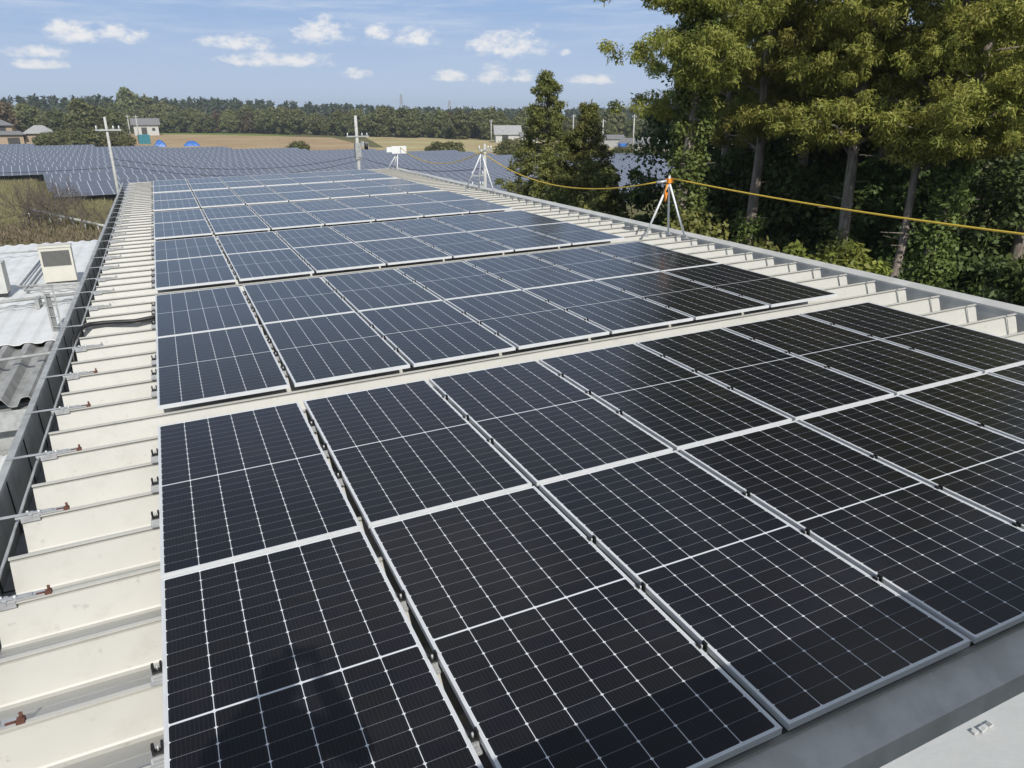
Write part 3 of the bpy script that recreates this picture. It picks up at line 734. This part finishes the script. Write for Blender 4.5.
tp = None; ntab = 0
for r in range(46):
    b = 34.05 + r * 6.95
    off = .4 + (r % 2) * .35
    for k in range(-9, 13):
        a = k * (TL + .02) + off
        cx, cy = fw(a + TL / 2, b + 3)
        if not inside(cx, cy) and not (k in (0, 1) and r == 7): continue
        if k < 0 and r < 12: continue
        if k == 0 and r < 7: continue
        x, y = fw(a, b)
        if cy < 60 and cx < 20: continue
        root = empty("solar_table", (x, y, 1.0), "grey-blue tilted table of framed panels in the solar field beyond the roof", "solar panel", "panel tables of the ground solar field", (0, 0, FA)); ntab += 1
        if tp is None: tp = tbm.build("panel_face", FPAN, root); tp.rotation_euler = (TT, 0, 0); lp = lgs.build("legs", STEEL, root); p, l = tp, lp
        else:
            p, l = tp.copy(), lp.copy(); C.objects.link(p); C.objects.link(l); p.parent = l.parent = root
print("tables", ntab)

# ------------------------------------------------------------------ poles and wires
def pole(loc, h, label, arms, group="utility poles", r=.16):
    root = empty("utility_pole", (loc[0], loc[1], 0), label, "utility pole", group)
    m = MB(); m.tube([(0, 0, 0), (0, 0, h)], [r, r * .6], 10); m.build("shaft", CONC, root)
    for z, l, x in arms:
        m = MB(); m.box(x - l / 2, x + l / 2, -.16, -.08, z - .05, z + .05)
        ar = m.build("crossarm", STEEL, root)
        for t in (-.45, 0.42, .2):
            m = MB(); m.tube([(x + t * l, -.12, z + .05), (x + t * l, -.12, z + .28)], [.05, .035], 6); m.build("insulator", WHITE, ar)
    return root


p1 = pole(ahead(-2.85, 60), 8.75, "pale concrete utility pole left of the panel roof", [(7.9, 1.6, .1)], r=.13)
p2 = pole(ahead(13.5, 66), 8.8, "utility pole with transformer gear behind the rear edge of the panels", [(7.15, 1.9, .05)], r=.2)
m = MB(); m.box(.25, .5, -.35, .0, 6.35, 6.75); m.box(.55, .85, -.35, .0, 6.3, 6.65); m.build("switch_box", GREYP, p2)
m = MB(); m.tube([(.68, -.3, 6.1), (.68, -.3, 6.6)], .16, 8); m.build("transformer", RUBBER, p2)
m = MB(); m.box(-.24, .24, -.24, .24, 5.3, 6.6); m.build("cable_sleeve", GREYP, p2)
p3 = pole(ahead(22.9, 53), 7.0, "utility pole standing behind the middle tripod stand", [(6.6, 1.0, .0), (4.9, .9, -.6), (4.2, .9, -.6)], r=.16)
wr = MB()
for z, sg in ((5.6, 1.0), (6.0, .9)):
    wr.tube(span(np.array((-2.65, 53.8, z)), np.array((15.75, 57.9, z - .4)), sg), .016, 5)
wr.tube(span(np.array((15.75, 57.9, 5.5)), np.array((20.95, 42.5, 5.4)), .6), .02, 5)
wr.tube(span(np.array((-2.65, 53.8, 5.4)), np.array((-40, 66, 6.4)), .8), .016, 5)
centre("overhead_cable", wr, RUBBER, "dark cables slung between the utility poles over the solar field", "cable")

# ------------------------------------------------------------------ waste ground on the left
g = np.random.default_rng(5)
n = 9000; X = -26 + 30 * g.random(n); Y = 50 + 62 * g.random(n)
keep = (X < -1.9) & ~((Y > 81) & (X > -11.5 - (Y - 81) * .12)); ly = 74.5 - (X + 11.4) * 2.125; keep &= ~((Y > ly - 6) & (Y < ly + .6) & (X > -11.6))
cc = np.stack([X, Y, np.full(n, .12)], 1)[keep]
tag(leaves("dry_grass", DRYG, cc, np.full((len(cc), 3), (.35, .35, .16)), 15, .6, .06, None, -1.6, 3, None, -1), kind='stuff')
cc = np.stack([-24 + 21.5 * g.random(1500), 48 + 14 * g.random(1500) ** 1.3, .2 + .5 * g.random(1500)], 1); cc = cc[cc[:, 1] < 74.5 - (cc[:, 0] + 11.4) * 2.125 - 5]
tag(leaves("brown_weeds", WEED, cc, np.full((len(cc), 3), (.5, .5, .45)), 22, .4, .09, None, -.6, 4, None, -1), kind='stuff')
for i, (x, y, h, w_) in enumerate([(*ahead(-6.9, 70), 4.6, 0), (*ahead(-5.7, 67), 3.2, 0), (*ahead(-7.7, 78), 4.0, 0), (*ahead(-3.9, 66), 2.9, 0), (*ahead(-8.4, 66), 4.2, 0), (*ahead(-5.6, 83), 2.6, 0)]):
    q = np.random.default_rng(120 + i)
    lbl = ["large bare shrub of fine twigs in the middle of the waste ground", "bare twiggy shrub right beside the largest bare shrub", "pale bare shrub by the solar field's near corner", "small dark forked bare shrub close to the gutter", "bare shrub at the left edge of the picture", "low bare shrub behind the white pipe rail"][i]
    root = empty("bare_shrub", (x, y, 0), lbl, "shrub", "bare shrubs on the waste ground")
    m = MB()
    def fork(p, d, l, r, dep):
        e = p + d * l; m.tube([p, (p + e) / 2 + q.normal(size=3) * .05 * l, e], [r, r * .8, r * .6], 4, cap=False)
        if dep:
            for _ in range(3 if dep > 1 else 4):
                nd = d + q.normal(size=3) * .5; nd[2] += .1; nd /= np.linalg.norm(nd); fork(e if _ else (p + e) / 2, nd, l * .72, r * .55, dep - 1)
    for _ in range(5):
        d = np.array((q.normal() * .45, q.normal() * .45, 1.)); d /= np.linalg.norm(d); fork(np.array((q.normal() * .15, q.normal() * .15, 0.)), d, h * .36, .05 * h / 3, 4)
    m.build("branches", TWIG, root)
rail = MB(); a = np.array((-11.4, 74.5, .72)); b = np.array((-3.4, 57.5, .72)); rail.tube([a, b], .11, 8, 0)
for t in np.linspace(.02, .95, 8): p = a + (b - a) * t; rail.tube([(p[0], p[1], 0), (p[0], p[1], .8)], .07, 6, 1)
centre("pipe_rail", rail, [FLASH, WHITE], "pale pipe rail on white posts crossing the waste ground", "railing")

# ------------------------------------------------------------------ far background: trees, houses, pylons
def house(name, label, loc, L, W_, eave, ridge, wallm, roofmt, rot=0, hip=0., over=.6, doors=()):
    root = empty(name, (loc[0], loc[1], 0), label, "house", "houses beyond the solar field", (0, 0, rot))
    m = MB(); m.box(-L / 2, L / 2, -W_ / 2, W_ / 2, 0, eave); m.build("wall", wallm, root)
    m = MB(); l, q = L / 2 + over, W_ / 2 + over; h = L / 2 * (1 - hip) + (over if hip == 0 else 0)
    A = [(-l, -q, eave), (l, -q, eave), (l, q, eave), (-l, q, eave), (-h, 0, ridge), (h, 0, ridge)]
    for f in ((0, 1, 5, 4), (2, 3, 4, 5), (1, 2, 5), (3, 0, 4), (3, 2, 1, 0)): m.poly([A[i] for i in f])
    m.build("roof", roofmt, root)
    for (x0, x1, z0, z1) in doors: m = MB(); m.box(x0, x1, -W_ / 2 - .04, -W_ / 2 - .005, z0, z1); m.build("window", GRILLE, root)
    return root


TILE = mat("grey_roof_tile", (.22, .22, .22), .7, var=.3, vscale=3); TILEL = mat("pale_roof_sheet", (.38, .38, .37), .7, var=.25, vscale=2)
TAN = mat("tan_wall", (.42, .32, .22), .8, var=.2); WWALL = mat("white_wall", (.52, .52, .49), .8, var=.1)
house("house", "two-storey tan house with grey roof at the left edge", ahead(-9.0, 285), 9, 8, 5.4, 7.0, TAN, TILE, R(8), .5, .9, [(-3, -1.5, 3.4, 5), (1, 3, 3.4, 5), (-2, 2, .8, 2.4)])
house("house", "single-storey house with wide grey hipped roof beside the tan house", ahead(-6.65, 272), 7.6, 7, 3.2, 5.5, TAN, TILEL, R(5), .7, .8, [(-2, 1.5, .4, 2.2)])
house("house", "low wing of the tan house with dark eaves", ahead(-8.4, 270), 8, 6, 3.0, 4.0, TAN, TILE, R(5), .2, .8, [(0, 3, .3, 2.2)])
house("farm_shed", "white shed with a weathered grey roof and dark doorway behind the teal container", ahead(-.5, 362), 9.4, 8, 4.2, 6.8, WWALL, TILE, R(2), 0, .9, [(-1.9, 0.2, .0, 3.2), (2.2, 3.4, 1.8, 3)])
house("house", "pale gabled house beyond the field, left of the pointed tree", ahead(24.6, 250), 8, 8, 2.4, 5.2, WWALL, TILEL, R(-20), 0, .5, [(-2, 0, .6, 2.2)])
house("house", "small cream house just left of the pointed tree", ahead(26.2, 240), 5, 5, 2.0, 3.4, WWALL, TILE, R(-20), 0, .5, [(-1, 1, .6, 2)])
house("farm_shed", "long low grey-roofed shed seen between the pointed tree and the wood", ahead(31.7, 215), 11, 6, 2.2, 3.3, TILEL, TILE, R(-25), 0, .4, [(-3, -1, .4, 2)])
house("farm_shed", "grey-roofed shed with white gable beside the far utility pole", ahead(34.3, 200), 8, 7, 1.5, 2.9, WWALL, TILE, R(-55), 0, .4, [(-1, 1, .4, 1.6)])
house("farm_shed", "pale-roofed shed nearest the ivy-wrapped tree", ahead(35.7, 200), 7, 6, 1.7, 3.1, WWALL, TILEL, R(-30), 0, .4, [(-1, 1, .4, 1.6)])
x, y = ahead(-.72, 262); cn = empty("shipping_container", (x, y, 0), "teal container at the edge of the ploughed field", "container", None, (0, 0, R(6)))
m = MB(); m.box(-1.6, 1.6, -1.2, 1.2, 0, 2.6); m.build("body", mat("teal_paint", (.03, .19, .24), .5, var=.2), cn); m = MB(); m.box(-1.6, 1.6, -1.2, 1.2, 2.601, 2.68); m.build("roof", mat("teal_roof", (.06, .27, .31), .5), cn)
TARP = mat("blue_tarp", (.05, .17, .52), .45, var=.25, vscale=2)


def heap(label, loc, sx, sy, h, seed):
    g_ = np.random.default_rng(seed); m = MB(); n_ = 14; b = 0
    for i in range(n_):
        for j in range(n_):
            u_, v_ = -1 + 2 * i / (n_ - 1), -1 + 2 * j / (n_ - 1); r_ = max(abs(u_), abs(v_))
            m.v.append((u_ * sx + g_.normal() * .06, v_ * sy + g_.normal() * .06, max(.02, h * (1 - r_ ** 2.4) * (.62 + .5 * g_.random()))))
    for i in range(n_ - 1):
        for j in range(n_ - 1): m.f.append((i * n_ + j, (i + 1) * n_ + j, (i + 1) * n_ + j + 1, i * n_ + j + 1)); m.mi.append(0); m.sm.append(True)
    o = m.build("tarp_heap", TARP); o.location = (loc[0], loc[1], 0); tag(o, label, "tarp", "blue tarpaulins by the field")


heap("rounded blue tarpaulin heap beside the teal container", ahead(.2, 236), 1.6, 1.2, 1.8, 1); heap("flatter blue tarpaulin heap right of the rounded one", ahead(2.2, 238), 2.2, 1.4, 1.4, 2)
x, y = ahead(33.2, 178); heap_b = MB(); heap_b.box(x - .9, x + .9, y - .5, y + .5, 1.6, 2.4); heap_b.box(x - .8, x + .8, y - .45, y + .45, 0, 1.599); centre("water_tank", heap_b, TARP, "blue tank on a stand among the far sheds", "tank")
for az_, d, h, lb in [(31.7, 205, 7.4, "far utility pole between the pointed tree and the sheds"), (33.95, 190, 8.6, "far utility pole beside the shed with the white gable"), (-1.5, 280, 8.3, "far utility pole left of the white shed"), (-1.0, 285, 8.2, "second far pole close to the white shed's corner"), (23.4, 260, 6.8, "far utility pole behind the pale gabled house"), (29.5, 235, 8.5, "far utility pole half hidden by the pointed tree")]:
    pole(ahead(az_, d), h, lb, [(h - .5, 1.4, 0)], r=.22)


def pylon(label, loc, h):
    root = empty("pylon", (loc[0], loc[1], 0), label, "pylon", "lattice pylons on the horizon"); m = MB(); k = 8
    wz = lambda z: 2.6 * (1 - z / h) ** 1.2 + .5
    for i in range(k):
        z0, z1 = h * i / k, h * (i + 1) / k; a_, b_ = wz(z0), wz(z1)
        for sx, sy in ((1, 1), (1, -1), (-1, -1), (-1, 1)):
            m.bar((sx * a_, sy * a_, z0), (sx * b_, sy * b_, z1), .35, .35); m.bar((sx * a_, sy * a_, z0), (-sy * b_, sx * b_, z1), .2, .2)
    m.build("tower", STEEL, root)
    for z in (.72, .84, .95): q = MB(); q.bar((-3.2, 0, h * z), (3.2, 0, h * z), .35, .35); q.build("crossarm", STEEL, root)


pylon("taller lattice pylon on the horizon above the white box stand", ahead(16.85, 900), 29); pylon("shorter lattice pylon right of the taller one", ahead(20.35, 1000), 24)

# far broadleaf trees: a few shapes, copied along the wood's edge
protos = []
for i in range(5):
    mt = [FARLEAF, FARLEAF, FARLEAF, FARBROWN, FARLEAF][i]
    protos.append(bushy("broadleaf_tree", "x", (0, 0), 200 + i, 11, [9, 10, 8, 8, 11][i], mt, "tree", "broadleaf trees along the far edge of the fields", per=55, ln=.95, wd=.6, nclump=90, base=.03, clump=.14, trunk_r=.25))
line = [(-75, 440), (-35, 415), (0, 398), (41, 372), (75, 305), (110, 245), (140, 215), (170, 200)]
seg = []
for i in range(len(line) - 1):
    a, b = np.array(line[i], float), np.array(line[i + 1], float); n_ = max(2, int(np.linalg.norm(b - a) / 6.0))
    for t in np.arange(n_) / n_: seg.append(a + (b - a) * t)
g = np.random.default_rng(77); used = set()
for i, p in enumerate(seg):
    for rowi in range(2):
        k = int(g.choice([0, 1, 2, 4, 0, 1, 2, 4, 3])); q = p + g.normal(size=2) * 2 + np.array((.5, .85)) * (rowi * 9)
        o = protos[k] if k not in used else copy_tree(protos[k]); used.add(k)
        s = .60 + .50 * g.random() + .2 * rowi; d = math.hypot(q[0], q[1] + 6); s *= np.interp(d, [220, 300, 420], [.78, .86, .95])
        o.location = (q[0], q[1], 0); o.rotation_euler = (0, 0, g.random() * 6.28); o.scale = (s * 1.05, s * 1.05, s)
        o['label'] = ["rounded green tree in the far broadleaf wood edge", "broad olive green tree in the far wood edge", "narrow green tree in the far wood edge", "brownish autumn tree in the far wood edge", "wide spreading tree in the far wood edge"][k]
for k in range(5):
    if k not in used: protos[k].location = (60 + 4 * k, 352, 0); protos[k]['label'] = "tree in the far broadleaf wood edge"
for i, (az_, d, s, lb) in enumerate([(-4.1, 268, 1.10, "tall bushy tree above the hedge, left of the pair"), (-2.9, 275, 1.02, "tall bushy tree just left of the concrete pole"), (-7.2, 320, 1.05, "tree above the grey hipped roof"), (-5.6, 310, .95, "lower tree between the hipped roof and the tall bushy tree"), (-8.6, 310, 1.2, "reddish brown tree behind the tan house")]):
    o = copy_tree(protos[[0, 4, 1, 2, 3][i]]); x, y = ahead(az_, d); o.location = (x, y, 0); o.scale = (s, s, s); o['label'] = lb; o['group'] = "trees behind the houses on the left"
for i, (az_, d) in enumerate([(-1.3, 430), (-.3, 440)]):
    o = copy_tree(protos[2 * i]); x, y = ahead(az_, d); o.location = (x, y, 0); o.scale = (1.5, 1.5, 1.75 - .15 * i); o['label'] = ["higher of two dark round treetops above the white shed", "lower of two dark round treetops above the white shed"][i]; o['group'] = "dark round trees on the skyline"
# hedge shrubs on the left and small bushes in the stubble
hp = bushy("hedge_shrub", "x", (0, 0), 230, 4.4, 8, HEDGE, "shrub", "overgrown hedge at the field's far corner", per=70, ln=.6, wd=.4, nclump=80, base=.0, clump=.15)
for i, (az_, d, s) in enumerate([(-6.3, 250, .85), (-5.2, 248, 1.0), (-4.2, 246, 1.05), (-3.3, 244, 1.1), (-2.5, 242, 1.0), (-2.0, 240, .75)]):
    o = hp if i == 0 else copy_tree(hp); x, y = ahead(az_, d); o.location = (x, y, 0); o.scale = (s, s, s); o.rotation_euler = (0, 0, i * 1.3)
    o['label'] = "olive overgrown shrub in the long hedge beyond the solar field"
for i, (az_, d, s, lb) in enumerate([(9.3, 186, .6, "low green bush at the edge of the dry field"), (19.5, 165, .68, "left of two dark bushes at the field's far edge"), (20.5, 163, .7, "right of two dark bushes at the field's far edge"), (25.0, 160, .85, "large dark bush below the pale gabled house"), (26.2, 160, .75, "dark bush between the gabled house and the pointed tree"), (31.3, 150, .7, "dark hedge bush below the long shed"), (33.3, 148, .65, "dark hedge bush below the white-gabled shed"), (35.2, 145, .7, "dark hedge bush below the pale-roofed shed")]):
    o = copy_tree(hp); x, y = ahead(az_, d); o.location = (x, y, 0); o.scale = (s, s, s); o.rotation_euler = (0, 0, i * 2.1); o['label'] = lb; o['group'] = "bushes beyond the solar field"
# dark conifer forest closing the view
g = np.random.default_rng(9); cen, rad = [], []
for i in range(520):
    az_ = -14 + 54 * g.random(); d = 480 + 160 * g.random(); x, y = ahead(az_, d)
    h = np.interp(az_, [-14, 5, 15, 22, 30, 40], [16.5, 15.2, 11.5, 9.6, 9.8, 11]) * (.86 + .22 * g.random()) + (d - 480) * .015
    for k in range(7):
        t = k / 6; cen.append((x + g.normal() * .3, y + g.normal() * .3, h * (.25 + .75 * t) - .8)); rr = 3.4 * (1 - t) + .5; rad.append((rr, rr, h * .10))
tag(leaves("conifer_forest", FARCON, cen, rad, 26, 2.0, 1.1, None, .1, 31), "dark conifer forest along the horizon", "forest", None, 'stuff')

# ------------------------------------------------------------------ thin autumn haze over the whole place
hm = bpy.data.materials.new("haze_air"); hm.use_nodes = True; hn = hm.node_tree; hn.nodes.remove(hn.nodes['Principled BSDF'])
pv = hn.nodes.new("ShaderNodeVolumePrincipled"); pv.inputs['Color'].default_value = (.80, .87, .95, 1); pv.inputs['Density'].default_value = .00035; pv.inputs['Anisotropy'].default_value = .2
hn.links.new(pv.outputs[0], hn.nodes['Material Output'].inputs['Volume'])
hz = MB(); hz.box(-1600, 1700, -500, 1700, -1, 31); tag(hz.build("haze", hm), kind='stuff')
